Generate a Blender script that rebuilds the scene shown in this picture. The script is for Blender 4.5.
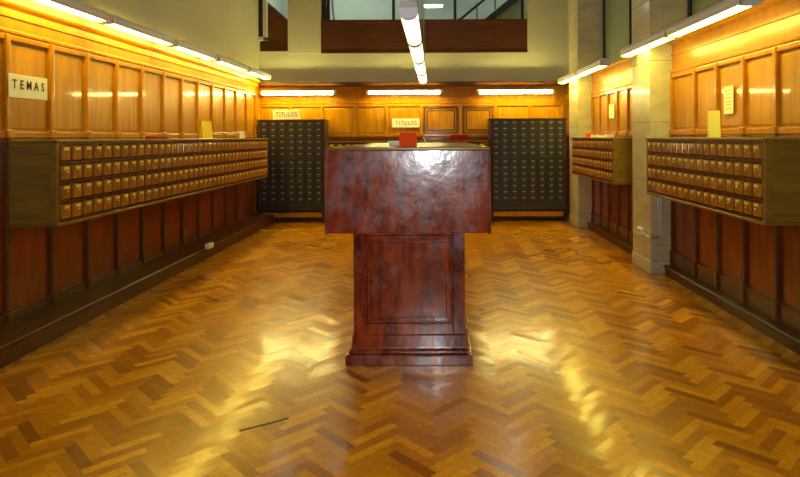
import bpy, bmesh, math, random
from mathutils import Vector, Matrix
random.seed(7)
sc = bpy.context.scene
for o in list(bpy.data.objects):
    bpy.data.objects.remove(o)
COL = sc.collection
R = math.radians

# ------------------------------------------------------------ camera, world, light, exposure
EYE = 1.40
cam_d = bpy.data.cameras.new('camera'); cam = bpy.data.objects.new('camera', cam_d); COL.objects.link(cam)
cam_d.sensor_width = 36; cam_d.lens = 27.0
cam_d.shift_x = -35 / 800; cam_d.shift_y = -101.5 / 800
cam.location = (0, 0, EYE)
cam.rotation_euler = (R(90), 0, 0)
cam.rotation_euler = (Matrix.Rotation(R(0.30), 3, 'Y') .to_4x4() @ Matrix.Rotation(R(90), 4, 'X')).to_euler()
cam_d.clip_start = 0.02
sc.camera = cam
w = bpy.data.worlds.new('world'); sc.world = w; w.use_nodes = True
w.node_tree.nodes['Background'].inputs[0].default_value = (0.75, 0.85, 0.8, 1)
w.node_tree.nodes['Background'].inputs[1].default_value = 0.05
sc.view_settings.view_transform = 'Standard'; sc.view_settings.look = 'None'
sc.view_settings.exposure = 0.25; sc.view_settings.gamma = 1.0
sc.view_settings.use_curve_mapping = False
# the camera's own flash
fl = bpy.data.lights.new('camera_flash', 'AREA'); fl.shape = 'DISK'; fl.size = 0.12; fl.energy = 42
fl.color = (0.95, 0.97, 1.0)
flo = bpy.data.objects.new('camera_flash', fl); COL.objects.link(flo)
flo.location = (-0.05, -0.03, 1.30); flo.rotation_euler = (R(90), 0, 0)
# unseen fill lights added under the ceiling, cooler than the tubes
for (x, y, e) in ((0.0, 3.0, 9), (0.0, 7.5, 16), (0, -1.5, 5)):
    l = bpy.data.lights.new('hall_fill_light', 'AREA'); l.shape = 'RECTANGLE'; l.size = 2.6; l.size_y = 0.5; l.energy = e
    l.color = (1.0, 0.97, 0.84)
    lo = bpy.data.objects.new('hall_fill_light', l); COL.objects.link(lo); lo.location = (x, y, 5.4)

TUBE = 24.0        # emission of the side tubes
TUBE_C = 1.4       # the hanging middle row
TUBE_COL = (1.0, 0.80, 0.12, 1)

# ------------------------------------------------------------ materials
MATS = {}
def base_mat(name, color, rough=0.5, metal=0.0, coat=0.0, coat_r=0.1, spec=0.5):
    m = bpy.data.materials.new(name); m.use_nodes = True
    b = m.node_tree.nodes['Principled BSDF']
    b.inputs['Base Color'].default_value = (*color, 1)
    b.inputs['Roughness'].default_value = rough
    b.inputs['Metallic'].default_value = metal
    b.inputs['Coat Weight'].default_value = coat
    b.inputs['Coat Roughness'].default_value = coat_r
    b.inputs['Specular IOR Level'].default_value = spec
    return m, m.node_tree, b
def N(nt, t, **kw):
    n = nt.nodes.new(t)
    for k, v in kw.items(): setattr(n, k, v)
    return n
def mottled(name, c1, c2, scale=5, rough=0.5, bump=0.0, detail=6, metal=0, coat=0, stretch=(1, 1, 1), lo=0.35, hi=0.65, r2=None):
    m, nt, b = base_mat(name, c1, rough, metal, coat)
    tc = N(nt, 'ShaderNodeTexCoord'); mp = N(nt, 'ShaderNodeMapping'); mp.inputs['Scale'].default_value = stretch
    nt.links.new(tc.outputs['Object'], mp.inputs['Vector'])
    no = N(nt, 'ShaderNodeTexNoise'); no.inputs['Scale'].default_value = scale; no.inputs['Detail'].default_value = detail
    nt.links.new(mp.outputs[0], no.inputs['Vector'])
    cr = N(nt, 'ShaderNodeValToRGB'); cr.color_ramp.elements[0].position = lo; cr.color_ramp.elements[1].position = hi
    cr.color_ramp.elements[0].color = (*c1, 1); cr.color_ramp.elements[1].color = (*c2, 1)
    nt.links.new(no.outputs['Fac'], cr.inputs[0]); nt.links.new(cr.outputs[0], b.inputs['Base Color'])
    if r2 is not None:
        mr = N(nt, 'ShaderNodeMapRange'); mr.inputs[1].default_value = .3; mr.inputs[2].default_value = .7
        mr.inputs[3].default_value = rough; mr.inputs[4].default_value = r2
        nt.links.new(no.outputs['Fac'], mr.inputs[0]); nt.links.new(mr.outputs[0], b.inputs['Roughness'])
    if bump:
        bp = N(nt, 'ShaderNodeBump'); bp.inputs['Strength'].default_value = bump; bp.inputs['Distance'].default_value = 0.01
        nt.links.new(no.outputs['Fac'], bp.inputs['Height']); nt.links.new(bp.outputs[0], b.inputs['Normal'])
    return m
def wood(name, c1, c2, rough=0.35, coat=0.3, coat_r=0.12, grain=(14, 14, 1.2), var=0.25, island=True, bump=0.05):
    """grain runs along the axis with the small stretch number"""
    m, nt, b = base_mat(name, c1, rough, 0, coat * .6, coat_r, spec=0.35)
    b.inputs['Specular Tint'].default_value = (1.0, 0.72, 0.30, 1)      # amber varnish
    tc = N(nt, 'ShaderNodeTexCoord'); mp = N(nt, 'ShaderNodeMapping'); mp.inputs['Scale'].default_value = grain
    nt.links.new(tc.outputs['Object'], mp.inputs['Vector'])
    ge = N(nt, 'ShaderNodeNewGeometry'); oi = N(nt, 'ShaderNodeObjectInfo')
    rnd = N(nt, 'ShaderNodeMath', operation='ADD')
    nt.links.new(ge.outputs['Random Per Island'] if island else oi.outputs['Random'], rnd.inputs[0])
    nt.links.new(oi.outputs['Random'], rnd.inputs[1])
    off = N(nt, 'ShaderNodeMath', operation='MULTIPLY'); off.inputs[1].default_value = 37.0
    nt.links.new(rnd.outputs[0], off.inputs[0])
    va = N(nt, 'ShaderNodeVectorMath', operation='ADD')
    nt.links.new(mp.outputs[0], va.inputs[0]); nt.links.new(off.outputs[0], va.inputs[1])
    no = N(nt, 'ShaderNodeTexNoise'); no.inputs['Scale'].default_value = 2.2; no.inputs['Detail'].default_value = 8
    no.inputs['Distortion'].default_value = 0.7
    nt.links.new(va.outputs[0], no.inputs['Vector'])
    cr = N(nt, 'ShaderNodeValToRGB'); cr.color_ramp.elements[0].position = .32; cr.color_ramp.elements[1].position = .68
    cr.color_ramp.elements[0].color = (*c1, 1); cr.color_ramp.elements[1].color = (*c2, 1)
    nt.links.new(no.outputs['Fac'], cr.inputs[0])
    fr = N(nt, 'ShaderNodeMath', operation='FRACT'); nt.links.new(rnd.outputs[0], fr.inputs[0])
    mr = N(nt, 'ShaderNodeMapRange'); mr.inputs[3].default_value = 1 - var; mr.inputs[4].default_value = 1 + var
    nt.links.new(fr.outputs[0], mr.inputs[0])
    hs = N(nt, 'ShaderNodeHueSaturation'); nt.links.new(cr.outputs[0], hs.inputs['Color']); nt.links.new(mr.outputs[0], hs.inputs['Value'])
    nt.links.new(hs.outputs[0], b.inputs['Base Color'])
    if bump:
        bp = N(nt, 'ShaderNodeBump'); bp.inputs['Strength'].default_value = bump; bp.inputs['Distance'].default_value = 0.01
        nt.links.new(no.outputs['Fac'], bp.inputs['Height']); nt.links.new(bp.outputs[0], b.inputs['Normal'])
    return m
def emit(name, col, strength):
    m, nt, b = base_mat(name, (0.8, 0.8, 0.8), 0.4)
    b.inputs['Emission Color'].default_value = col; b.inputs['Emission Strength'].default_value = strength
    return m

M_panel = wood('golden_panel_wood', (0.38, 0.150, 0.0004), (0.53, 0.245, 0.0008), rough=0.36, coat=0.45, coat_r=0.06, grain=(9, 9, 0.9), var=0.10)
M_stile = wood('golden_moulding_wood', (0.36, 0.130, 0.001), (0.48, 0.19, 0.002), rough=0.3, coat=0.5, grain=(9, 9, 2), var=0.10)
M_low = wood('dark_red_panel_wood', (0.14, 0.019, 0.001), (0.27, 0.040, 0.002), rough=0.32, coat=0.5, coat_r=0.2, grain=(9, 9, 1), var=0.15)  # darker, redder tone than the golden panels, used for the lower panelling
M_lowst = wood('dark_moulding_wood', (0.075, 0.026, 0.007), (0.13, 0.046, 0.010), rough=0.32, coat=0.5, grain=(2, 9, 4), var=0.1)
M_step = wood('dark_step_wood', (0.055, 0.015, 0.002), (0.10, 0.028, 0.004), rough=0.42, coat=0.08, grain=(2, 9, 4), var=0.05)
M_carc = wood('cabinet_wood', (0.15, 0.092, 0.013), (0.25, 0.155, 0.018), rough=0.32, coat=0.35, coat_r=0.25, grain=(3, 1.0, 8), var=0.05)
M_grid = wood('cabinet_frame_wood', (0.080, 0.012, 0.005), (0.13, 0.022, 0.007), rough=0.4, coat=0.3, grain=(1, 6, 8), var=0.05)
M_draw = wood('drawer_wood', (0.30, 0.115, 0.006), (0.48, 0.205, 0.010), rough=0.35, coat=0.35, grain=(14, 10, 5), var=0.18, island=False)
M_brass, _, _ = base_mat('brass', (0.50, 0.28, 0.06), 0.35, 0.5)
M_card, _, _ = base_mat('yellow_label_card', (0.98, 0.82, 0.05), 0.6)
M_island = None
M_ldraw = mottled('dark_drawer_paint', (0.010, 0.008, 0.005), (0.020, 0.016, 0.010), 6, 0.4, coat=0.2)
M_ldark = mottled('dark_catalog_wood', (0.014, 0.008, 0.005), (0.026, 0.013, 0.007), 6, 0.4, coat=0.2)
M_nick, _, _ = base_mat('dull_nickel', (0.26, 0.24, 0.17), 0.4, 0.3)
M_plast = mottled('painted_plaster', (0.45, 0.46, 0.30), (0.50, 0.505, 0.33), 1.2, 0.85, bump=0.02)
M_ceil, _, _ = base_mat('ceiling_paint', (0.55, 0.53, 0.42), 0.9)
M_stone = mottled('travertine', (0.42, 0.39, 0.23), (0.55, 0.51, 0.31), 3.5, 0.38, bump=0.04, stretch=(1, 1, 2.2), coat=0.2)
M_joint, _, _ = base_mat('stone_joint', (0.22, 0.20, 0.14), 0.8)
M_house, _, _ = base_mat('lamp_housing_enamel', (0.62, 0.60, 0.62), 0.35)
M_cap, _, _ = base_mat('lamp_cap_plastic', (0.85, 0.85, 0.95), 0.3)
M_cap2, _, _ = base_mat('lamp_joint_plastic', (0.42, 0.28, 0.24), 0.4)
M_tube = emit('fluorescent_tube', TUBE_COL, TUBE)
M_tubeb = emit('fluorescent_back_tube', (1.0, 0.84, 0.26, 1), 85.0)
M_diff = emit('glowing_diffuser', (1.0, 0.90, 0.60, 1), TUBE_C)
M_band = emit('joint_band', (1.0, 0.75, 0.45, 1), 0.25)
M_paper, _, _ = base_mat('cream_paper', (0.86, 0.82, 0.58), 0.7)
M_white, _, _ = base_mat('white_plastic', (0.75, 0.73, 0.62), 0.5)
M_ink, _, _ = base_mat('black_ink', (0.02, 0.02, 0.018), 0.6)
M_yel, _, _ = base_mat('yellow_card', (0.90, 0.72, 0.03), 0.5)
M_red, _, _ = base_mat('bright_red_card', (0.95, 0.09, 0.004), 0.6, spec=0.1)
M_dred, _, _ = base_mat('dark_red_card', (0.30, 0.012, 0.006), 0.6, spec=0.2)
M_black, _, _ = base_mat('black_frame', (0.012, 0.013, 0.012), 0.4)
M_wframe, _, _ = base_mat('white_frame_paint', (0.62, 0.60, 0.50), 0.5)
M_brown = wood('parapet_wood', (0.060, 0.020, 0.008), (0.095, 0.032, 0.012), rough=0.35, coat=0.3, grain=(1, 6, 8), var=0.1)
M_gal = mottled('gallery_plaster', (0.42, 0.47, 0.40), (0.46, 0.50, 0.43), 1.5, 0.8)
M_tan, _, _ = base_mat('stair_plaster', (0.36, 0.33, 0.16), 0.8)
M_wire, _, _ = base_mat('steel_wire', (0.45, 0.44, 0.40), 0.4, 0.6)
M_under, _, _ = base_mat('subfloor', (0.10, 0.035, 0.004), 0.6)
def glass_mat(name, col, alpha):
    m, nt, b = base_mat(name, col, 0.08)
    b.inputs['Transmission Weight'].default_value = alpha; b.inputs['IOR'].default_value = 1.2
    return m
M_glass = glass_mat('clear_glass', (0.90, 0.97, 0.93), 1.0)
M_frost = glass_mat('greenish_glass', (0.30, 0.36, 0.26), 0.25)

def island_mat():
    m, nt, b = base_mat('polished_mahogany', (0.1, 0.02, 0.01), 0.28, 0, 0.7, 0.10, spec=0.3)
    tc = N(nt, 'ShaderNodeTexCoord')
    mp = N(nt, 'ShaderNodeMapping'); mp.inputs['Scale'].default_value = (5, 5, 1.2); nt.links.new(tc.outputs['Object'], mp.inputs['Vector'])
    no = N(nt, 'ShaderNodeTexNoise'); no.inputs['Scale'].default_value = 3; no.inputs['Detail'].default_value = 9; no.inputs['Distortion'].default_value = .6
    nt.links.new(mp.outputs[0], no.inputs['Vector'])
    cr = N(nt, 'ShaderNodeValToRGB'); e = cr.color_ramp.elements
    e[0].position = .3; e[0].color = (0.060, 0.005, 0.002, 1); e[1].position = .7; e[1].color = (0.36, 0.050, 0.005, 1)
    nt.links.new(no.outputs['Fac'], cr.inputs[0])
    # worn, hazy patches of old varnish
    n2 = N(nt, 'ShaderNodeTexNoise'); n2.inputs['Scale'].default_value = 3.6; n2.inputs['Detail'].default_value = 9; n2.inputs['Roughness'].default_value = .74
    nt.links.new(tc.outputs['Object'], n2.inputs['Vector'])
    r2 = N(nt, 'ShaderNodeMapRange'); r2.inputs[1].default_value = .50; r2.inputs[2].default_value = .62; r2.inputs[3].default_value = 0; r2.inputs[4].default_value = .30
    nt.links.new(n2.outputs['Fac'], r2.inputs[0])
    mx = N(nt, 'ShaderNodeMix', data_type='RGBA'); nt.links.new(r2.outputs[0], mx.inputs[0])
    nt.links.new(cr.outputs[0], mx.inputs[6]); mx.inputs[7].default_value = (0.24, 0.19, 0.21, 1)
    nt.links.new(mx.outputs[2], b.inputs['Base Color'])
    r3 = N(nt, 'ShaderNodeMapRange'); r3.inputs[1].default_value = .45; r3.inputs[2].default_value = .62; r3.inputs[3].default_value = .22; r3.inputs[4].default_value = .40
    nt.links.new(n2.outputs['Fac'], r3.inputs[0]); nt.links.new(r3.outputs[0], b.inputs['Roughness'])
    r4 = N(nt, 'ShaderNodeMapRange'); r4.inputs[1].default_value = .35; r4.inputs[2].default_value = .7; r4.inputs[3].default_value = .08; r4.inputs[4].default_value = .26
    nt.links.new(n2.outputs['Fac'], r4.inputs[0]); nt.links.new(r4.outputs[0], b.inputs['Coat Roughness'])
    n3 = N(nt, 'ShaderNodeTexNoise'); n3.inputs['Scale'].default_value = 9; n3.inputs['Detail'].default_value = 4
    nt.links.new(tc.outputs['Object'], n3.inputs['Vector'])
    bp = N(nt, 'ShaderNodeBump'); bp.inputs['Strength'].default_value = .18; bp.inputs['Distance'].default_value = .012
    nt.links.new(n3.outputs['Fac'], bp.inputs['Height']); nt.links.new(bp.outputs[0], b.inputs['Normal']); nt.links.new(bp.outputs[0], b.inputs['Coat Normal'])
    return m
M_island = island_mat()

def floor_mat():
    m, nt, b = base_mat('herringbone_parquet', (0.4, 0.18, 0.03), 0.3, 0, 0.4, 0.2)
    b.inputs['Specular Tint'].default_value = (1.0, 0.80, 0.42, 1)
    ge = N(nt, 'ShaderNodeNewGeometry'); tc = N(nt, 'ShaderNodeTexCoord')
    at = N(nt, 'ShaderNodeAttribute'); at.attribute_name = 'plank'     # r = random tone, g = direction
    sp = N(nt, 'ShaderNodeSeparateColor'); nt.links.new(at.outputs['Color'], sp.inputs[0])
    cr = N(nt, 'ShaderNodeValToRGB'); e = cr.color_ramp.elements
    e[0].position = 0; e[0].color = (0.27, 0.075, 0.001, 1); e[1].position = 1; e[1].color = (0.78, 0.35, 0.003, 1)
    x = cr.color_ramp.elements.new(.45); x.color = (0.54, 0.20, 0.002, 1)
    nt.links.new(sp.outputs[0], cr.inputs[0])
    mp = N(nt, 'ShaderNodeMapping'); mp.inputs['Scale'].default_value = (8, 8, 8); nt.links.new(tc.outputs['Object'], mp.inputs['Vector'])
    no = N(nt, 'ShaderNodeTexNoise'); no.inputs['Scale'].default_value = 3; no.inputs['Detail'].default_value = 8; no.inputs['Distortion'].default_value = 1
    nt.links.new(mp.outputs[0], no.inputs['Vector'])
    mr = N(nt, 'ShaderNodeMapRange'); mr.inputs[1].default_value = .3; mr.inputs[2].default_value = .7; mr.inputs[3].default_value = .82; mr.inputs[4].default_value = 1.15
    nt.links.new(no.outputs['Fac'], mr.inputs[0])
    hs = N(nt, 'ShaderNodeHueSaturation'); nt.links.new(cr.outputs[0], hs.inputs['Color']); nt.links.new(mr.outputs[0], hs.inputs['Value'])
    # large worn patches
    n2 = N(nt, 'ShaderNodeTexNoise'); n2.inputs['Scale'].default_value = .9; n2.inputs['Detail'].default_value = 3
    nt.links.new(tc.outputs['Object'], n2.inputs['Vector'])
    m2 = N(nt, 'ShaderNodeMapRange'); m2.inputs[1].default_value = .35; m2.inputs[2].default_value = .7; m2.inputs[3].default_value = .26; m2.inputs[4].default_value = .36
    nt.links.new(n2.outputs['Fac'], m2.inputs[0]); nt.links.new(m2.outputs[0], b.inputs['Roughness'])
    nt.links.new(hs.outputs[0], b.inputs['Base Color'])
    # every block lies a hair out of level
    vx = N(nt, 'ShaderNodeVectorMath', operation='SUBTRACT'); nt.links.new(at.outputs['Color'], vx.inputs[0]); vx.inputs[1].default_value = (.5, .5, .5)
    vm = N(nt, 'ShaderNodeVectorMath', operation='MULTIPLY'); nt.links.new(vx.outputs[0], vm.inputs[0]); vm.inputs[1].default_value = (0, .045, .045)
    sp2 = N(nt, 'ShaderNodeSeparateXYZ'); nt.links.new(vm.outputs[0], sp2.inputs[0])
    cb = N(nt, 'ShaderNodeCombineXYZ'); nt.links.new(sp2.outputs[1], cb.inputs[0]); nt.links.new(sp2.outputs[2], cb.inputs[1])
    va = N(nt, 'ShaderNodeVectorMath', operation='ADD'); nt.links.new(cb.outputs[0], va.inputs[0]); nt.links.new(ge.outputs['Normal'], va.inputs[1])
    vn = N(nt, 'ShaderNodeVectorMath', operation='NORMALIZE'); nt.links.new(va.outputs[0], vn.inputs[0])
    nt.links.new(vn.outputs[0], b.inputs['Normal']); nt.links.new(vn.outputs[0], b.inputs['Coat Normal'])
    b.inputs['Coat Roughness'].default_value = 0.13
    return m
M_floor = floor_mat()

# ------------------------------------------------------------ helpers
class MB:
    def __init__(s): s.v = []; s.f = []; s.mi = []
    def box(s, x0, x1, y0, y1, z0, z1, mi=0):
        n = len(s.v)
        s.v += [(x, y, z) for z in (z0, z1) for y in (y0, y1) for x in (x0, x1)]
        for q in ((0, 2, 3, 1), (4, 5, 7, 6), (0, 1, 5, 4), (2, 6, 7, 3), (0, 4, 6, 2), (1, 3, 7, 5)):
            s.f.append(tuple(n + i for i in q)); s.mi.append(mi)
        return s
    def poly(s, pts, mi=0):
        n = len(s.v); s.v += [tuple(p) for p in pts]; s.f.append(tuple(range(n, n + len(pts)))); s.mi.append(mi); return s
    def prism(s, prof, x0, x1, mi=0, axis='x'):
        """profile of (y,z) swept along x (or (x,z) along y)"""
        n = len(s.v); k = len(prof)
        for t in (x0, x1):
            for a, b_ in prof:
                s.v.append((t, a, b_) if axis == 'x' else (a, t, b_) if axis == 'y' else (a, b_, t))
        for i in range(k):
            j = (i + 1) % k; s.f.append((n + i, n + j, n + k + j, n + k + i)); s.mi.append(mi)
        s.f.append(tuple(n + i for i in range(k))[::-1]); s.mi.append(mi)
        s.f.append(tuple(n + k + i for i in range(k))); s.mi.append(mi)
        return s
    def tube(s, pts, r, mi=0, k=8):
        pts = [Vector(p) for p in pts]; rings = []
        for i, p in enumerate(pts):
            d = (pts[min(i + 1, len(pts) - 1)] - pts[max(i - 1, 0)]).normalized()
            a = d.orthogonal().normalized() if i == 0 else (a_ - a_.dot(d) * d).normalized()
            a_ = a; b_ = d.cross(a); n = len(s.v)
            for q in range(k):
                t = 2 * math.pi * q / k; s.v.append(tuple(p + r * (math.cos(t) * a + math.sin(t) * b_)))
            rings.append(n)
        for A, B in zip(rings, rings[1:]):
            for q in range(k):
                s.f.append((A + q, A + (q + 1) % k, B + (q + 1) % k, B + q)); s.mi.append(mi)
        s.f.append(tuple(rings[0] + q for q in range(k))[::-1]); s.mi.append(mi)
        s.f.append(tuple(rings[-1] + q for q in range(k))); s.mi.append(mi)
        return s
    def build(s, name, mats, parent=None, bevel=0.0, seg=2, smooth=False, loc=None, recalc=True):
        me = bpy.data.meshes.new(name); me.from_pydata(s.v, [], s.f)
        if not isinstance(mats, (list, tuple)): mats = [mats]
        for m in mats: me.materials.append(m)
        me.polygons.foreach_set('material_index', s.mi)
        if recalc:
            bm = bmesh.new(); bm.from_mesh(me); bmesh.ops.recalc_face_normals(bm, faces=bm.faces); bm.to_mesh(me); bm.free()
        if smooth: me.polygons.foreach_set('use_smooth', [True] * len(me.polygons))
        me.update()
        o = bpy.data.objects.new(name, me); COL.objects.link(o)
        if parent: o.parent = parent
        if loc: o.location = loc
        if bevel:
            b = o.modifiers.new('bevel', 'BEVEL'); b.width = bevel; b.segments = seg; b.limit_method = 'ANGLE'; b.angle_limit = R(40)
        return o
def empty(name, loc, rz=0):
    o = bpy.data.objects.new(name, None); COL.objects.link(o); o.location = loc; o.rotation_euler = (0, 0, rz)
    o.empty_display_size = 0.1
    return o
def tag(o, label, cat, group=None, kind=None):
    o['label'] = label; o['category'] = cat
    if group: o['group'] = group
    if kind: o['kind'] = kind
    return o
def struct(o): o['kind'] = 'structure'; return o
def text_part(body, size, mat, parent, loc, rx=90, wscale=1.0, bold=0.004, name='letter', pitch=None):
    pitch = pitch or size * .82
    chars = [c for c in body if c != ' ']
    adv = [pitch * (.55 if c == 'I' else 1.15 if c == 'M' else 1) for c in chars]; run = -sum(adv) / 2
    for i, ch in enumerate(chars):
        px = run + adv[i] / 2; run += adv[i]
        cu = bpy.data.curves.new('txt', 'FONT'); cu.body = ch; cu.size = size; cu.align_x = 'CENTER'; cu.align_y = 'CENTER'
        cu.extrude = 0.0008; cu.offset = bold; cu.resolution_u = 3
        t = bpy.data.objects.new('txt', cu); COL.objects.link(t)
        dg = bpy.context.evaluated_depsgraph_get(); dg.update()
        me = bpy.data.meshes.new_from_object(t.evaluated_get(dg)); me.name = name
        me.transform(Matrix.Rotation(R(rx), 4, 'X') @ Matrix.Diagonal((wscale, 1, 1, 1)))
        me.materials.clear(); me.materials.append(mat)
        bpy.data.objects.remove(t); bpy.data.curves.remove(cu)
        o = bpy.data.objects.new(name, me); COL.objects.link(o); o.parent = parent
        o.location = (loc[0] + px, loc[1], loc[2])

# ------------------------------------------------------------ dimensions
XL, XR = -2.98, 2.41          # left and right wall faces
YB, YN = 10.20, -3.2          # back wall, wall behind the camera
HC = 5.5
PT = 2.36                     # top of panelling
CXL = 2.17                    # room face of stone columns

# ------------------------------------------------------------ floor: herringbone planks
def make_floor():
    L, W = 0.26, 0.052; n = 5
    c, s_ = math.cos(R(45)), math.sin(R(45))
    verts, faces, cols = [], [], []
    def add(a0, b0, da, db, dirn):
        g = 0.0004
        ca, cb = a0 + da / 2, b0 + db / 2
        X = (ca * c - cb * s_) ; Y = (ca * s_ + cb * c)
        X, Y = X, Y
        if not (XL - .3 < X < 2.9 and YN - .3 < Y < YB + .3): return
        tx, ty = random.gauss(0, .0040), random.gauss(0, .0040)
        k = len(verts); h = random.random()
        for (pa, pb) in ((a0 + g, b0 + g), (a0 + da - g, b0 + g), (a0 + da - g, b0 + db - g), (a0 + g, b0 + db - g)):
            x = pa * c - pb * s_; y = pa * s_ + pb * c
            verts.append((x, y, 0.0))
        faces.append((k, k + 1, k + 2, k + 3)); cols.append((h * .85 + (.15 if dirn else 0), .5 + tx * 50, .5 + ty * 50, 1))
    for k in range(-330, 520):
        for m_ in range(-42, 42):
            add(k * W + m_ * 2 * L, k * W, L, W, 1)
            add(k * W + 2 * L - W + m_ * 2 * L, k * W, W, L, 0)
    me = bpy.data.meshes.new('floor'); me.from_pydata(verts, [], faces)
    ca = me.color_attributes.new('plank', 'FLOAT_COLOR', 'CORNER')
    d = []
    for cc in cols: d += list(cc) * 4
    ca.data.foreach_set('color', d)
    bm = bmesh.new(); bm.from_mesh(me)
    for co, no in (((XL, 0, 0), (-1, 0, 0)), ((2.6, 0, 0), (1, 0, 0)), ((0, YN, 0), (0, -1, 0)), ((0, YB, 0), (0, 1, 0))):
        bmesh.ops.bisect_plane(bm, geom=bm.verts[:] + bm.edges[:] + bm.faces[:], plane_co=co, plane_no=no, clear_outer=True)
    # subfloor under the planks
    v = [bm.verts.new(p) for p in ((XL, YN, -.004), (2.6, YN, -.004), (2.6, YB, -.004), (XL, YB, -.004))]
    f = bm.faces.new(v); f.material_index = 1
    v = [bm.verts.new(p) for p in ((XL, YN, -.1), (2.6, YN, -.1), (2.6, YB, -.1), (XL, YB, -.1))]
    f = bm.faces.new(v); f.material_index = 1
    bm.to_mesh(me); bm.free()
    me.materials.append(M_floor); me.materials.append(M_under)
    o = bpy.data.objects.new('floor', me); COL.objects.link(o); struct(o)
make_floor()

sm = MB().prism([(-.006, 0), (.006, 0), (.004, .003), (-.004, .003)], -.12, .12).build('trim_8', M_under)
sm.location = (-.84, 2.93, 0); sm.rotation_euler = (0, 0, R(32)); struct(sm)
# ------------------------------------------------------------ walls
def panelling(name, parent, u0, u1, stiles, z0, z1, mats, sw=0.050, rb=0.05, rt=0.045, proud=0.042, blocks=True, seatmat=None):
    """local frame: u = x, faces -y, wall face at y=0. panels recessed between stiles"""
    mb = MB(); us = [u0] + list(stiles) + [u1]
    for a, b in zip(us, us[1:]):
        mb.box(a, b, -0.010, 0, z0, z1)
        # raised field with a little edge all round
        mb.box(a + sw / 2 + .022, b - sw / 2 - .022, -0.016, -0.010, z0 + rb + .022, z1 - rt - .022)
    pan = mb.build(name, mats[0], parent, bevel=0.004)
    ms = MB()
    for u in us:
        a, b = max(u0, u - sw / 2), min(u1, u + sw / 2)
        if b - a > .005: ms.box(a, b, -proud, 0, z0, z1)
        if blocks and b - a > .02: ms.box(a - .008 if a > u0 else a, b + .008 if b < u1 else b, -proud - .012, 0, z0, z0 + rb + .012)
    ms.box(u0, u1, -proud * .8, 0, z0, z0 + rb); ms.box(u0, u1, -proud * .8, 0, z1 - rt, z1)
    ms.build('moulding', mats[1], pan, bevel=0.010, seg=3)
    return pan
def cornice(parent, u0, u1, z0, z1, mat, name='frieze'):
    h = z1 - z0
    pr = [(0, z0), (-.028, z0), (-.034, z0 + .012), (-.034, z0 + .03), (-.016, z0 + .04), (-.016, z0 + h * .52), (-.026, z0 + h * .53), (-.026, z0 + h * .60),
          (-.018, z0 + h * .61), (-.018, z1 - .05), (-.05, z1 - .03), (-.06, z1 - .012), (-.06, z1), (0, z1)]
    return MB().prism(pr, u0, u1).build(name, mat, parent)
def step(name, parent_loc, rz, L, depth, h, mat):
    """footrest plinth: faces -y, back at y=0"""
    o = MB().prism([(0, 0), (-depth + .012, 0), (-depth + .012, h - .030), (-depth, h - .024), (-depth - .004, h - .010), (-depth + .004, h), (-depth * .5, h + .002), (0, h + .012)], 0, L).build(name, mat)
    o.location = parent_loc; o.rotation_euler = (0, 0, rz); return struct(o)

# left wall. local x -> world +Y ; origin at (XL, YN)
WL = YB - YN
wl = struct(MB().box(0, WL, 0.0, 0.2, 0, HC).build('wall_left', M_plast)); wl.location = (XL, YN, 0); wl.rotation_euler = (0, 0, R(90))
st = [4.14 + .478 * k - YN for k in range(-14, 13)]
st = [s for s in st if .2 < s < WL - .12]
panelling('upper_panelling', wl, 0, WL, st, 1.405, 2.13, (M_panel, M_stile))
cornice(wl, 0, WL, 2.13, PT, M_stile)
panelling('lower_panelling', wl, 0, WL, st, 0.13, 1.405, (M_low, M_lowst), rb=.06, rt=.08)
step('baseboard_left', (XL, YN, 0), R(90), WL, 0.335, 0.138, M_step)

# right wall: local x -> world -Y ; origin at (XR, YB)
wr = struct(MB().box(0, WL, 0.0, 0.2, 0, PT - .02).build('wall_right', M_plast)); wr.location = (XR, YB, 0); wr.rotation_euler = (0, 0, R(-90))
COLS = [(9.10, 9.70), (6.05, 6.60), (2.95, 3.50), (-0.15, 0.40)]      # stone columns, near and far face
bays = [(6.60, 9.10), (3.50, 6.05), (0.40, 2.95), (YN, -.15)]
for bi, (a, b) in enumerate(bays):
    u0, u1 = YB - b, YB - a
    nst = max(1, round((u1 - u0) / .44)); ph = [u0 + (u1 - u0) * (k) / nst for k in range(1, nst)]
    if bi == 1: ph = [YB - y for y in (5.50, 5.07, 4.63, 4.19, 3.76)]
    if bi == 0: ph = [YB - y for y in (8.68, 8.26, 7.84, 7.42, 7.0)]
    panelling('upper_panelling', wr, u0, u1, ph, 1.405, 2.02, (M_panel, M_stile))
    cornice(wr, u0, u1, 2.02, PT, M_stile)
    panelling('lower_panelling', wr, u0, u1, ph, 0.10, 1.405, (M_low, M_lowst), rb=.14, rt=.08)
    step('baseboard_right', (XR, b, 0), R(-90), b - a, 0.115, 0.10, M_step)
# upper right: recessed windows above the panelling
for i, (a, b) in enumerate(bays):
    wmb = MB(); X = 2.55
    wmb.box(X, X + .05, a, a + .05, PT + .04, HC); wmb.box(X, X + .05, b - .07, b, PT + .04, HC)
    wmb.box(X, X + .05, a, b, PT - .01, PT + .04); wmb.box(X, X + .05, (a + b) / 2 - .02, (a + b) / 2 + .02, PT + .04, HC)
    wmb.box(X, X + .05, a, b, HC - .05, HC)
    wo = struct(wmb.build('window_%d' % (i + 1), M_black, bevel=.003))
    MB().box(X + .02, X + .03, a + .03, b - .03, PT, HC - .02).build('pane', M_frost, wo)
    s_ = struct(MB().box(XR, 2.61, a, b, PT - .02, PT + .0).build('trim_%d' % (i + 1), M_stile))
struct(MB().box(2.61, 2.75, YN, YB, 0, HC).build('wall_outer', M_gal))

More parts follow.
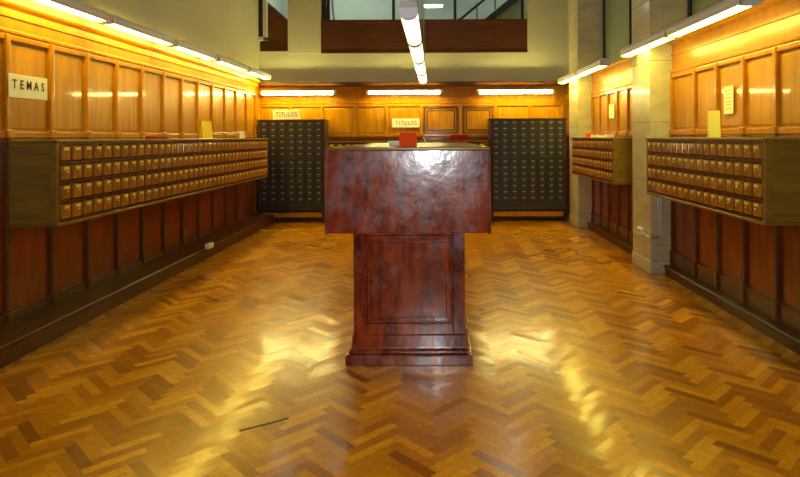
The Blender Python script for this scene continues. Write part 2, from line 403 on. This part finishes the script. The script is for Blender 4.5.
# back wall with the two gallery openings
OP = [(-2.98, -2.49, 2.87, 4.6), (-1.93, 1.58, 2.83, 4.6)]
wb = MB()
wb.box(XL - .2, 2.75, YB, YB + .2, 0, 2.83)
wb.box(XL - .2, XL, YB, YB + .2, 2.83, HC)
wb.box(XL, -2.49, YB, YB + .2, 2.83, 2.87)
wb.box(-2.49, -1.93, YB - .015, YB + .2, 2.83, HC)
wb.box(1.58, 2.75, YB, YB + .2, 2.83, HC)
wb.box(XL, 2.75, YB, YB + .2, 4.6, HC)
wb = struct(wb.build('wall_back', M_plast))
bb = empty('back_frame', (0, 0, 0))
bb.name = 'trim_5'; bb['kind'] = 'structure'; bb.location = (XL, YB, 0)
pit = .5375
sb = [(p - 435) / 600 * 10.16 - XL for p in (290, 322, 354.6, 387, 421, 460.5, 496, 530, 563)]
sb = [s for s in sb if .1 < s < 5.39 - .1]
panelling('upper_panelling', bb, 0, 5.39, sb, 1.405, 1.96, (M_panel, M_stile))
cornice(bb, 0, 5.39, 1.96, 2.32, M_stile)
MB().prism([(0, 2.26), (-.10, 2.27), (-.13, 2.30), (-.13, 2.33), (0, 2.34)], 0, 5.39).build('cornice', M_brown, bb)
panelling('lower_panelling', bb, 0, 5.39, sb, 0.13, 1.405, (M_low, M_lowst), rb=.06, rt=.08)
# extra mouldings of the two closed hatches
for k, (x0, x1) in enumerate(((-.185, .385), (.480, .985))):
    mb = MB(); z0, z1 = 1.46, 1.905
    X0, X1 = x0 - XL, x1 - XL
    for w_, d in ((0.0, .028), (.045, .022)):
        t = .022
        mb.box(X0 + w_, X1 - w_, -d, 0, z0 + w_, z0 + w_ + t); mb.box(X0 + w_, X1 - w_, -d, 0, z1 - w_ - t, z1 - w_)
        mb.box(X0 + w_, X0 + w_ + t, -d, 0, z0 + w_, z1 - w_); mb.box(X1 - w_ - t, X1 - w_, -d, 0, z0 + w_, z1 - w_)
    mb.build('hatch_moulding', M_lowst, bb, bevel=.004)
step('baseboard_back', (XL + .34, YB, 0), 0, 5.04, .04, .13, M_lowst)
# wall behind the camera and ceiling
struct(MB().box(XL - .2, 2.75, YN - .2, YN, 0, HC).build('wall_front', M_plast))
wf_ = empty('trim_9', (XR, YN, 0), R(180)); wf_['kind'] = 'structure'  # dark panelling added behind the camera to cut grey reflections on facing surfaces
WF = XR - XL
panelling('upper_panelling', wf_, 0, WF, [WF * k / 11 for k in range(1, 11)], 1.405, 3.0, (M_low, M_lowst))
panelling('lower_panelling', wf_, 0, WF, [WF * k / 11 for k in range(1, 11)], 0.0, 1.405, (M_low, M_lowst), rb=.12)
struct(MB().box(XL - .2, 2.75, YN - .2, YB + .2, HC, HC + .1).build('ceiling', M_ceil))

# gallery behind the back wall
g = MB(); g.box(XL - .2, 2.75, 12.6, 12.7, 2.6, HC); g.box(XL - .2, 2.75, YB + .2, 12.6, 2.6, 2.7); g.box(XL - .2, 2.75, YB + .2, 12.6, 4.9, 5.0)
g.box(XL - .3, XL - .2, YB + .2, 12.7, 2.6, HC); g.box(2.75, 2.85, YB + .2, 12.7, 2.6, HC)
struct(g.build('wall_gallery', M_gal))
par = struct(MB().box(-1.93, 1.58, YB + .0, YB + .08, 2.83, 3.39).box(-1.93, 1.58, YB - .012, YB + .09, 3.35, 3.40).box(-1.93, 1.58, YB - .012, YB + .09, 2.83, 2.86).build('trim_6', M_brown, bevel=.004))
par2 = struct(MB().prism([(-2.98, 2.87), (-2.49, 2.87), (-2.49, 3.36), (-2.85, 3.68), (-2.98, 3.68)], YB + .06, YB + .14, axis='y').build('trim_7', M_brown))
MB().tube([(-2.98, YB + .10, 3.80), (-2.49, YB + .10, 3.37)], .03).build('handrail', M_lowst, par2)
wf = MB()
for x in (-1.82, -.70, .355, 1.51): wf.box(x - .025, x + .025, YB + .09, YB + .13, 3.39, 4.6)
wf.box(-1.93, 1.58, YB + .09, YB + .13, 4.55, 4.6)
wf = struct(wf.build('window_5', M_black, bevel=.003))
MB().box(-1.93, 1.58, YB + .105, YB + .112, 3.40, 4.56).build('pane', M_glass, wf)
MB().box(-1.93, -1.85, YB + .09, YB + .16, 3.39, 4.6).build('side_frame', M_black, wf)
MB().tube([(-1.72, YB + .06, 3.40), (-1.76, YB + .06, 3.9), (-1.76, YB + .06, 4.5)], .018).build('steel_pipe', M_wire, wf)
# white framed casement beside the left wall
w6 = MB(); w6.box(-2.90, -2.835, YB - .06, YB + .02, 3.05, 4.6); w6.box(-2.98, -2.835, YB - .06, YB + .02, 3.05, 3.11); w6.box(-2.98, -2.835, YB - .06, YB + .02, 4.54, 4.6)
w6 = struct(w6.build('window_6', M_wframe, bevel=.004)); MB().box(-2.98, -2.90, YB - .03, YB - .02, 3.11, 4.54).build('dark_pane', M_black, w6)
# gallery stair seen through the glass
stair = empty('gallery_stair', (0, 11.6, 2.7))
MB().prism([(.25, .28), (1.75, 1.55), (2.5, 2.1), (2.5, .28)], 0.02, .35, axis='y').build('stair_wall', M_tan, stair)
MB().prism([(.12, .28), (.28, .28), (1.75, 1.43), (1.75, 1.6)], -.06, .0, axis='y').build('stringer', M_black, stair)
MB().tube([(.0, -.05, .55), (1.7, -.05, 1.95)], .025).build('handrail', M_black, stair)
for k in range(5):
    x = .12 + k * .35; MB().box(x - .012, x + .012, -.06, -.04, .32 + (x - .12) * .79, .60 + (x) * .82).build('baluster', M_black, stair)
tag(stair, 'dim staircase with slanting dark rail seen through the gallery window above back wall', 'stair')

# ------------------------------------------------------------ stone columns
def column(y0, y1, label, x1=2.61, grp=None):
    root = empty('stone_column', (CXL, y0, 0))
    mb = MB(); z = .17; d = y1 - y0; W_ = x1 - CXL
    mb.box(.006, W_, .006, d - .006, 0, HC, 1)
    heights = [0.16, .62, .62, .62, .62, .62, .62, .62, .62, .62]
    z = .14
    for h in heights:
        top = min(z + h, HC)
        if top - z > .02: mb.box(0, W_, 0, d, z + .002, top - .002, 0)
        z = top
    mb.build('shaft', [M_stone, M_joint], root, bevel=.004)
    MB().box(-.012, W_, -.012, d + .012, 0, .14).build('base', M_stone, root, bevel=.012)
    tag(root, label, 'column')
    return root
column(*COLS[0], 'travertine column in the far right corner beside the dark catalogue')
column(*COLS[1], 'nearer travertine column between the two right wall cabinets, with conduit and socket')
column(*COLS[2], 'travertine column at the near end of right cabinet')
column(*COLS[3], 'travertine column beside where the photographer stands')

# ------------------------------------------------------------ drawers and cabinets
def make_drawer(pw, ph):
    """prototype drawer + label holder, faces -y, centred at origin"""
    a, b = pw * .365, ph * .36
    mb = MB(); mb.box(-a, a, -.014, .05, -b, b)
    d = mb.build('drawer', M_draw, bevel=.005)
    lh = MB(); y = -.016
    u, v0, v1 = a * .62, b * .44, b * .84
    lh.box(-u, u, y, -.012, v0, v1, 1)
    t = .004
    lh.box(-u - t, u + t, y - .003, -.012, v0 - t, v0, 0); lh.box(-u - t, u + t, y - .003, -.012, v1, v1 + t, 0)
    lh.box(-u - t, -u, y - .003, -.012, v0, v1, 0); lh.box(u, u + t, y - .003, -.012, v0, v1, 0)
    # cup pull under the card
    lh.prism([(-.012, v0 - .006), (-.024, v0 - .010), (-.027, v0 - .020), (-.024, v0 - .022), (-.013, v0 - .012)], -u * .3, u * .3, 0)
    l = lh.build('label_holder', [M_brass, M_card], d)
    return d, l
def copy_obj(o, parent, loc=None):
    c = o.copy(); COL.objects.link(c); c.parent = parent
    if loc is not None: c.location = loc
    return c
def fill(root, spots, proto, near_first=None, limit=100, subs=True):
    d, l = proto
    first = spots[:limit]; rest = spots[limit:]
    for i, p in enumerate(first):
        c = copy_obj(d, root, p); copy_obj(l, c)
    if rest:
        mb = MB(); mats = [M_draw, M_brass, M_card]
        for p in rest:
            for src, off in ((d.data, 0), (l.data, 1)):
                n = len(mb.v)
                mb.v += [(v.co.x + p[0], v.co.y + p[1], v.co.z + p[2]) for v in src.vertices]
                for f in src.polygons:
                    mb.f.append(tuple(n + k for k in f.vertices)); mb.mi.append(f.material_index + off)
        o = mb.build('drawer_bank', [d.data.materials[0], l.data.materials[0], l.data.materials[-1]], root); o['kind'] = 'stuff'
def kill(proto):
    for o in proto[::-1]: bpy.data.objects.remove(o)

def wall_cabinet(name, loc, rz, nc, pw, nr, ph, depth, label, far_first=False, topz=1.39, frame=.028, flip=False):
    """hangs on the wall; local origin = lower front corner; x 0..L, y 0..depth"""
    root = empty(name, loc, rz)
    L = nc * pw + 2 * frame; H = nr * ph + 2 * frame
    MB().box(.001, L - .001, .018, depth, .02, H - .02).build('carcass', M_grid, root)
    g = MB(); 
    for c in range(nc + 1): g.box(frame + c * pw - .007, frame + c * pw + .007, .0, .02, frame, H - frame)
    for r in range(nr + 1): g.box(frame, L - frame, -.002, .02, frame + r * ph - .009, frame + r * ph + .009)
    g.build('drawer_frame', M_grid, root)
    MB().box(-.015, L + .015, -.018, depth, H - .022, H).build('top_board', M_carc, root, bevel=.006)
    MB().box(-.006, L + .006, -.010, depth, 0, .022).build('bottom_board', M_carc, root, bevel=.005)
    for s in (0, 1):
        x0 = 0 if s == 0 else L - frame + .004
        e = MB().box(x0 - .004, x0 + frame - .004, -.004, depth, .022, H - .022)
        xo = -.004 if s == 0 else L
        q0, q1 = (xo - .008, xo) if s == 0 else (xo, xo + .008)
        e.box(q0, q1, -.004, .045, .022, H - .022); e.box(q0, q1, depth - .045, depth, .022, H - .022)
        e.box(q0, q1, .045, depth - .045, .022, .055); e.box(q0, q1, .045, depth - .045, H - .055, H - .022)
        e.build('end_panel', M_carc, root, bevel=.003)
    proto = make_drawer(pw, ph)
    sp = []
    order = range(nc) if not flip else range(nc - 1, -1, -1)
    for c in order:
        for r in range(nr - 1, -1, -1):
            sp.append((frame + (c + .5) * pw, 0.004, frame + (r + .5) * ph))
    fill(root, sp, proto); kill(proto)
    tag(root, label, 'card catalogue')
    return root, L, H
G_wall = None
# left: 38 columns
ph = .137; Hl = 4 * ph + .056
wall_cabinet('card_catalog_cabinet', (-2.615, 4.145, 1.395 - Hl), R(90), 38, .1355, 4, ph, -XL - 2.615 - .0, 'long wooden card catalogue hung along the left wall, four rows of small drawers')
ph = .125; Hr = 4 * ph + .056; LR = 17 * .1205 + .056
wall_cabinet('card_catalog_cabinet', (2.085, 3.79 + LR, 1.385 - Hr), R(-90), 17, .1205, 4, ph, XR - 2.085, 'wooden card catalogue hung on the near right wall, large wood grained end panel toward viewer', flip=True)
wall_cabinet('card_catalog_cabinet', (2.085, 7.01 + LR, 1.385 - Hr), R(-90), 17, .1205, 4, ph, XR - 2.085, 'wooden card catalogue hung between the two stone columns at far right', flip=True)
wall_cabinet('card_catalog_cabinet', (-1.775, YB - .40, 1.335 - (4 * .125 + .056)), 0, 20, .129, 4, .125, .40, 'dark topped card catalogue along back wall, mostly hidden behind the central island')

# ------------------------------------------------------------ dark catalogues on the back wall
def dark_drawer(pw, ph):
    mb = MB().box(-pw * .46, pw * .46, -.010, .03, -ph * .44, ph * .44)
    d = mb.build('drawer', M_ldraw, bevel=.003)
    l = MB(); l.box(-.026, .026, -.014, -.009, .012, .024, 1)
    l.box(-.029, .029, -.017, -.009, .009, .012); l.box(-.029, .029, -.017, -.009, .024, .027)
    l.prism([(-.009, -.012), (-.020, -.016), (-.020, -.020), (-.009, -.018)], -.007, .007)
    return d, l.build('label_holder', [M_nick, M_nick], d)
def dark_catalog(x0, nc, label, W_, y=9.84):
    root = empty('dark_card_catalog', (x0, y, 0)); pw = (W_ - .05) / nc; ph = .0995; D_ = YB - .042 - y
    zb = .20; zt = 1.70
    MB().box(.004, W_ - .004, .012, D_, zb, zt - .02).build('carcass', M_ldark, root)
    MB().box(-.012, W_ + .012, -.014, D_, zt - .028, zt).build('top_board', M_brown, root, bevel=.004)
    mb = MB(); mb.box(0, .024, -.002, D_, zb, zt - .028); mb.box(W_ - .024, W_, -.002, D_, zb, zt - .028)
    mb.build('side_panel', M_brown, root, bevel=.003)
    z_mid = 1.031
    MB().box(.0, W_, -.012, .03, z_mid, z_mid + .037).build('middle_rail', M_ldark, root, bevel=.003)
    MB().box(.0, W_, -.010, .03, zb, z_mid - 7 * ph - .004).build('bottom_rail', M_ldark, root, bevel=.003)
    for (lx, ly) in ((.0, 0), (W_ - .05, 0), (.0, D_ - .05), (W_ - .05, D_ - .05)):
        MB().box(lx, lx + .05, ly, ly + .05, 0, zb).build('leg', M_ldark, root, bevel=.003)
    MB().box(.05, W_ - .05, .02, .04, .09, .17).build('stretcher', M_stile, root, bevel=.003)
    proto = dark_drawer(pw, ph); sp = []
    for r in range(6):
        for c in range(nc): sp.append((.025 + (c + .5) * pw, .004, zt - .035 - (r + .5) * ph))
    for r in range(7):
        for c in range(nc): sp.append((.025 + (c + .5) * pw, .004, z_mid - .003 - (r + .5) * ph))
    fill(root, sp, proto, limit=100 if nc * 13 > 100 else 200); kill(proto)
    tag(root, label, 'card catalogue')
dark_catalog(-2.90, 7, 'dark floor standing card catalogue at back left, under a TITULOS sign', 1.09)
dark_catalog(.90, 8, 'dark floor standing card catalogue at back right, against the stone column', 1.255)

# ------------------------------------------------------------ central island
def island():
    cx = -.165; y0, y1 = 3.60, 6.45
    root = empty('catalog_island', (cx, y0, 0)); L = y1 - y0
    hw = .475; zt, zb = 1.340, .822
    MB().box(-hw, hw, .03, L - .03, zb + .01, zt - .02).build('carcass', M_grid, root)
    MB().box(-hw - .012, hw + .012, 0, .035, zb, zt - .018).build('front_board', M_island, root, bevel=.005)
    MB().box(-hw - .012, hw + .012, L - .035, L, zb, zt - .018).build('back_board', M_island, root, bevel=.005)
    for s in (-1, 1):
        a, b = sorted((s * (hw + .006), s * (hw + .024)))
        MB().box(a, b, -.006, .03, zb - .004, zt - .018).build('corner_strip', M_island, root, bevel=.004)
    MB().box(-hw - .020, hw + .020, -.012, L + .012, zt - .020, zt).build('top_board', M_carc, root, bevel=.006)
    MB().box(-hw - .012, hw + .012, .03, L - .03, zb - .004, zb + .016).build('bottom_board', M_grid, root, bevel=.004)
    d, l = make_drawer(.137, .118)
    for s in (-1, 1):
        mb = MB(); M3 = Matrix.Rotation(R(90 * s), 3, 'Z')
        nc = int((L - .1) / .137)
        for c in range(nc):
            for r in range(4):
                p = Vector((s * (hw + .004), .08 + (c + .5) * .137, zb + .022 + (r + .5) * .118))
                for src, off in ((d.data, 0), (l.data, 1)):
                    n = len(mb.v); mb.v += [tuple(M3 @ v.co + p) for v in src.vertices]
                    for f in src.polygons: mb.f.append(tuple(n + k for k in f.vertices)); mb.mi.append(f.material_index + off)
        o = mb.build('drawer_bank', [M_draw, M_brass, M_card], root); o['kind'] = 'stuff'
    kill((d, l))
    # pedestal
    pw = .335; f = .13                       # half width, setback from the block's front
    pl = 2.85 - 2 * f
    MB().box(-pw, pw, f + .012, f + pl - .012, .17, zb).build('pedestal', M_island, root)
    fr = MB()
    for (a, b, c, d_) in ((-pw - .01, -pw + .060, .17, zb), (pw - .060, pw + .01, .17, zb), (-pw + .06, pw - .06, zb - .030, zb), (-pw + .06, pw - .06, .17, .232)):
        fr.box(a, b, f - .012, f + .012, c, d_)
    fr.build('front_frame', M_island, root, bevel=.004)
    bd = MB(); a = pw - .060; z0, z1 = .232, zb - .030
    for t0, t1, d_ in ((0, .014, .022), (.014, .030, .006)):
        for (x0, x1, c, d2) in ((-a + t0, -a + t1, z0 + t0, z1 - t0), (a - t1, a - t0, z0 + t0, z1 - t0), (-a + t1, a - t1, z0 + t0, z0 + t1), (-a + t1, a - t1, z1 - t1, z1 - t0)):
            bd.box(x0, x1, f + .012 - d_ - .012, f + .012, c, d2)
    bd.build('panel_moulding', M_island, root, bevel=.004)
    MB().box(-a + .042, a - .042, f - .002, f + .013, z0 + .045, z1 - .045).build('panel', M_island, root, bevel=.006)
    # stepped plinth: profile lofted round a rectangle
    def ring_prism(prof):
        mb = MB(); n0 = None; rings = []
        for (o_, z) in prof:
            n = len(mb.v)
            mb.v += [(-pw - o_, f - o_, z), (pw + o_, f - o_, z), (pw + o_, f + pl + o_, z), (-pw - o_, f + pl + o_, z)]; rings.append(n)
        for A, B in zip(rings, rings[1:]):
            for q in range(4): mb.f.append((A + q, A + (q + 1) % 4, B + (q + 1) % 4, B + q)); mb.mi.append(0)
        mb.f.append(tuple(rings[0] + q for q in range(4))[::-1]); mb.mi.append(0)
        mb.f.append(tuple(rings[-1] + q for q in range(4))); mb.mi.append(0)
        return mb
    ring_prism([(.030, .062), (.036, .070), (.036, .080), (.030, .088), (.018, .094), (.018, .172), (.012, .180), (.006, .188), (.0, .192)]).build('base_moulding', M_island, root, bevel=.002)
    ring_prism([(.056, 0), (.056, .058), (.050, .064)]).build('base_plinth', M_island, root, bevel=.004)
    tag(root, 'central dark red polished mahogany catalogue island on a panelled pedestal', 'card catalogue')
island()

# ------------------------------------------------------------ lamps
def lamp_unit(root, y0, y1, tube_mat, wid=.10, along='y'):
    pass
def strip_lamp(name, X, Z, segs, side, label, wires=True, shade=True):
    """row of linked strip luminaires along world Y. side=+1 : wall to the left"""
    root = empty(name, (X, segs[0][0], Z)); y00 = segs[0][0]
    for (a, b) in segs:
        a -= y00; b -= y00
        h = MB().prism([(-.066, .031), (.066, .031), (.070, .05), (.045, .085), (-.045, .085), (-.070, .05)], a - .055, b + .055, axis='y').build('housing', M_house, root, bevel=.004)
        q = side
        MB().prism([(q * u, v) for u, v in ((-.070, .030), (.056, .030), (.056, .004), (-.030, -.004), (-.058, .006))], a, b, axis='y').build('tube', M_tube, root)
        MB().prism([(q * u, v) for u, v in ((.057, .045), (.057, .002), (.064, .002), (.068, .045))], a - .055, b + .055, axis='y').build('side_lip', M_house, root)
        for e in (a - .055, b + .035): MB().prism([(-.069, .031), (.069, .031), (.064, -.002), (.03, -.008), (-.03, -.008), (-.064, -.002)], e, e + .02, axis='y').build('end_cap', M_house, root)
        if not wires:
            for t in (.2, .8):
                y = a + (b - a) * t; MB().box(XL + .034 - X, -.05, y - .015, y + .015, .045, .065).build('bracket', M_house, root)
        if wires:
            for t in (.15, .85):
                y = a + (b - a) * t; MB().tube([(0, y, .084), (0, y, HC - Z)], .003, k=6).build('suspension_wire', M_wire, root)
    tag(root, label, 'lamp')
    return root
leftsegs = [(3.90, 4.97), (5.16, 6.24), (6.46, 7.47), (7.70, 8.74), (8.97, 9.97)]
strip_lamp('strip_lamp', -2.80, 2.382, leftsegs, 1, 'long row of white fluorescent strips mounted along the left wall', wires=False)
strip_lamp('strip_lamp', 2.05, 2.25, [(3.95, 5.08), (5.22, 6.36)], -1, 'fluorescent strip lamp above the near right wall cabinet, passing in front of the column')
strip_lamp('strip_lamp', 2.05, 2.25, [(7.25, 8.38), (8.52, 9.62)], -1, 'fluorescent strip lamp at far right above the cabinet between the columns')
for lx, rx, lab in ((262, 333, 'leftmost of the three fluorescent tubes under the back wall cornice'), (369, 440, 'middle of the three fluorescent tubes under the back wall cornice'), (480, 552, 'rightmost of the three fluorescent tubes under the back wall cornice')):
    y = 9.98; x0, x1 = (lx - 435) * y / 600, (rx - 435) * y / 600; z = 2.135
    x0 = max(x0, XL + .12)
    root = empty('tube_lamp', (x0, y, z))
    MB().box(-.05, x1 - x0 + .05, .035, .10, -.02, .05).build('housing', M_house, root, bevel=.005)
    MB().tube([(0, 0, 0), (x1 - x0, 0, 0)], .019, k=12).build('tube', M_tubeb, root, smooth=True)
    for e in (-.02, x1 - x0): MB().box(e, e + .02, -.02, .04, -.022, .03).build('tube_holder', M_white, root, bevel=.003)
    MB().box(.1, x1 - x0 - .1, .10, YB - y - .02, -.01, .03).build('bracket', M_house, root)
    tag(root, lab, 'lamp')
# centre row: four linked diffusers
cl = empty('hanging_lamp', (-.162, 3.70, 2.175)); n = 4; s_ = 4.62 / 4
for k in range(n):
    a, b = k * s_, (k + 1) * s_
    prof = [(.055 * math.cos(t), .042 * math.sin(t)) for t in [math.pi * (1 + i / 10) for i in range(11)]]
    MB().prism(prof + [(.055, .028), (-.055, .028)], a + .045, b - .045, axis='y').build('diffuser', M_diff, cl)
    MB().prism([(-.058, .029), (.058, .029), (.050, .05), (.03, .062), (-.03, .062), (-.050, .05)], a + .004, b - .004, axis='y').build('housing', M_house, cl, bevel=.003)
    for e in (a + .004, b - .044):
        MB().prism([(p[0] * 1.09, p[1] * 1.09) for p in prof] + [(.060, .028), (-.060, .028)], e, e + .040, axis='y').build('end_cap', M_cap if (k == 0 and e < .1) else M_cap2, cl, bevel=.002)
    for t in (.12, .88): MB().tube([(.03, a + s_ * t, .06), (.03, a + s_ * t, HC - 2.175)], .003, k=6).build('suspension_wire', M_wire, cl)
tag(cl, 'row of four linked white diffuser lamps hanging down the middle of the hall', 'lamp')
# lamp in the gallery behind the glass
gl = empty('gallery_lamp', (-.02, 12.0, 4.0))
MB().box(-.18, .18, -.05, .05, 0, .03).build('diffuser', emit('gallery_tube', (.9, 1, .95, 1), 9), gl, bevel=.004)
MB().box(-.2, .2, -.06, .06, .031, .07).build('housing', M_house, gl, bevel=.004)
for x in (-.15, .15): MB().tube([(x, 0, .07), (x, 0, .86)], .004, k=6).build('suspension_wire', M_wire, gl)
tag(gl, 'small glowing lamp behind the gallery window, right of the hanging lamp row', 'lamp')
for (x, y, e) in ((-1.6, 11.6, 22), (1.6, 11.4, 16), (-2.8, 11.5, 6)):
    l = bpy.data.lights.new('gallery_light', 'AREA'); l.shape = 'RECTANGLE'; l.size = 1.2; l.size_y = .2; l.energy = e; l.color = (.93, 1, .92)
    lo = bpy.data.objects.new('gallery_light', l); COL.objects.link(lo); lo.location = (x, y, 4.85)

# ------------------------------------------------------------ signs and small things
def sign(name, loc, rz, w_, h_, text, size, label, tilt=0, dz=0, wscale=1.0, bold=.0, cat='sign', pitch=None):
    root = empty(name, loc, rz); root.rotation_euler = (tilt, 0, rz)
    MB().box(-w_ / 2, w_ / 2, -.006, 0, 0, h_).build('board', M_paper, root, bevel=.0015)
    if text: text_part(text, size, M_ink, root, (0, -.0072, h_ / 2 + dz), wscale=wscale, bold=bold, pitch=pitch)
    tag(root, label, cat); return root
sign('subject_sign', (XL + .050, 4.325, 1.69), R(90), .41, .165, 'TEMAS', .088, 'cream TEMAS sign on the left wall panelling', dz=.01, pitch=.072, wscale=.85, bold=.001)
sign('title_sign', (-2.465, 9.975, 1.701), 0, .46, .165, 'TITULOS', .105, 'cream TITULOS sign standing on top of dark catalogue at back left', tilt=R(-4), pitch=.056, wscale=.8)
sign('title_sign', (-.485, YB - .030, 1.565), 0, .475, .15, 'TITULOS', .10, 'cream TITULOS sign fixed on middle of back wall above red box', pitch=.058, wscale=.8)
# paper notices
def notice(loc, rz, w_, h_, label, lines=6):
    root = empty('paper_notice', loc, rz)
    MB().box(-w_ / 2, w_ / 2, -.002, 0, 0, h_).build('sheet', M_paper, root)
    mb = MB(); M_faint = MATS.setdefault('faint', base_mat('faded_print', (.55, .48, .22), .7)[0])
    for k in range(lines):
        z = h_ * (.18 + .64 * k / max(1, lines - 1)); ww = w_ * random.uniform(.25, .36)
        mb.box(-ww, ww, -.0026, -.0019, z, z + h_ * .03)
    mb.build('faded_text', M_faint, root); tag(root, label, 'paper')
notice((XR - .030, 4.86, 1.575), R(-90), .155, .225, 'cream paper notice pinned on the near right wall panelling')
notice((XR - .030, 8.08, 1.64), R(-90), .235, .19, 'cream paper notice on the far right panelling between the columns')
# yellow cards standing on cabinets
def standing_card(loc, rz, w_, h_, label, lean, mat=M_yel, lines=False):
    root = empty('yellow_card', loc, rz)
    c = MB(); ca, sa = math.cos(lean), math.sin(lean)
    c.prism([(0, 0), (.004, 0), (.004 + h_ * sa, h_ * ca), (h_ * sa, h_ * ca)], -w_ / 2, w_ / 2)
    c.build('front_leaf', mat, root)
    c = MB(); c.prism([(h_ * sa, h_ * ca), (h_ * sa + .004, h_ * ca), (2 * h_ * sa + .004, 0), (2 * h_ * sa, 0)], -w_ / 2, w_ / 2)
    c.build('back_leaf', mat, root)
    tag(root, label, 'card'); return root
standing_card((-2.72, 7.2, 1.395), R(60), .14, .215, 'bright yellow folded card standing on the long left wall cabinet', R(9))
M_yel2, _, _ = base_mat('pale_yellow_card', (0.80, 0.78, 0.12), 0.5)
standing_card((2.20, 4.72, 1.385), R(-15), .088, .215, 'pale yellow tall card standing on the near right wall cabinet', R(7), M_yel2)
# boxes on the island
def card_box(name, loc, rz, w_, d_, h_, mat, label, lid=True):
    root = empty(name, loc, rz); t = .004
    m = MB(); m.box(-w_ / 2, w_ / 2, 0, d_, 0, t); m.box(-w_ / 2, w_ / 2, 0, t, t, h_); m.box(-w_ / 2, w_ / 2, d_ - t, d_, t, h_ * 1.0)
    m.box(-w_ / 2, -w_ / 2 + t, t, d_ - t, t, h_); m.box(w_ / 2 - t, w_ / 2, t, d_ - t, t, h_)
    m.build('box_body', mat, root, bevel=.001)
    c = MB()
    for k in range(10): c.box(-w_ / 2 + .008, w_ / 2 - .008, .012 + k * (d_ - .03) / 10, .014 + k * (d_ - .03) / 10, t, h_ * random.uniform(.86, .98))
    c.build('cards', M_paper, root)
    tag(root, label, 'box')
card_box('red_card_box', (-.172, 3.78, 1.340), 0, .108, .16, .092, M_red, 'bright red card box on the front of the island top')
card_box('dark_red_card_box', (.40, 9.885, 1.335), 0, .28, .17, .10, M_dred, 'dark red box on the back wall cabinet, right of the centre hatch')
# cream slips box left of the red one
o = MB().box(-.05, .05, 0, .075, 0, .022).box(-.046, .048, .003, .073, .022, .036).build('paper_slips', M_paper, bevel=.001); o.location = (-.262, 4.02, 1.340)
tag(o, 'stack of cream paper slips left of the red box on the island', 'paper')
o = MB().prism([(0, 0), (.006, 0), (-.02, .062), (-.026, .062)], 0, .05, axis='y').build('cream_folded_slip', M_paper); o.location = (-.055, 3.98, 1.340)
tag(o, 'cream folded slip standing right of the red box on the island', 'paper')
# things on left cabinet: white lamp-like plug and cable
pg = empty('white_adapter', (-2.75, 8.55, 1.395))
MB().tube([(0, 0, 0), (0, 0, .05), (0, 0, .10)], .045, k=14).build('body', M_white, pg, smooth=False, bevel=.006)
MB().tube([(-.03, -.05, .085), (-.05, -.30, .075), (-.06, -.60, .080), (-.09, -.95, .06), (-.12, -1.15, .006)], .006).build('cable', M_white, pg)
tag(pg, 'small white adapter with a pale cable on the far end of the left wall cabinet', 'adapter')
o = MB().box(-.05, .05, -.14, .14, 0, .012).box(-.047, .047, -.137, .137, .012, .026).build('red_booklet', M_dred, bevel=.002); o.location = (-2.76, 5.95, 1.395)
tag(o, 'dull red booklet lying on the left wall cabinet', 'book')
# things on far right cabinet
o = MB().box(-.04, .04, -.06, .06, 0, .06).build('red_box', M_red, bevel=.003); o.location = (2.25, 8.75, 1.385)
tag(o, 'tiny red box at the far end of the cabinet between the columns', 'box')
for k, (y, h) in enumerate(((8.45, .035), (8.15, .03), (7.8, .04))):
    o = MB().box(-.05, .05, -.07, .07, 0, h * .5).box(-.045, .048, -.065, .06, h * .5, h).build('paper_slips', M_paper, bevel=.001); o.location = (2.26, y, 1.385)
    tag(o, ['cream slips beside the tiny red box, cabinet between columns', 'middle cream slip pile on the cabinet between the columns', 'nearest cream slip pile on the cabinet between the columns'][k], 'paper', 'cream slips on the far right cabinet')
# sockets, conduit
def socket(loc, rz, label, w_=.09, h_=.05, d_=.045):
    root = empty('socket_box', loc, rz)
    MB().box(-w_ / 2, w_ / 2, -d_, 0, 0, h_).build('housing', M_white, root, bevel=.005)
    m = MB()
    for x in (-w_ * .2, w_ * .2): m.box(x - .006, x + .006, -d_ - .001, -d_ + .002, h_ * .35, h_ * .65)
    m.build('outlet_slots', M_ink, root); tag(root, label, 'socket')
socket((-2.62, 6.88, .141), R(90), 'white socket box on the low step along the left wall', .15, .055, .05)
sk = empty('socket_box', (CXL, 6.30, .37), R(-90))
MB().box(-.06, .06, -.04, 0, 0, .07).build('housing', M_white, sk, bevel=.005)
MB().box(-.035, -.02, -.042, -.038, .025, .045).box(.02, .035, -.042, -.038, .025, .045).build('outlet_slots', M_ink, sk)
tag(sk, 'white socket box low on the column, room side', 'socket')
cd = MB(); X, Y = CXL, 6.05
cd.tube([(X + .10, Y - .012, .85), (X + .10, Y - .012, .40), (X + .09, Y - .012, .375), (X - .012, Y - .012, .372), (X - .012, Y + .02, .375), (X - .012, Y + .19, .40)], .009)
cd.tube([(X + .075, Y - .012, .85), (X + .075, Y - .012, .42), (X + .065, Y - .012, .40), (X - .012, Y - .012, .395)], .006)
o = cd.build('conduit_pipe', M_wire); tag(o, 'thin conduit pipes running down the nearer stone column to the socket', 'pipe')
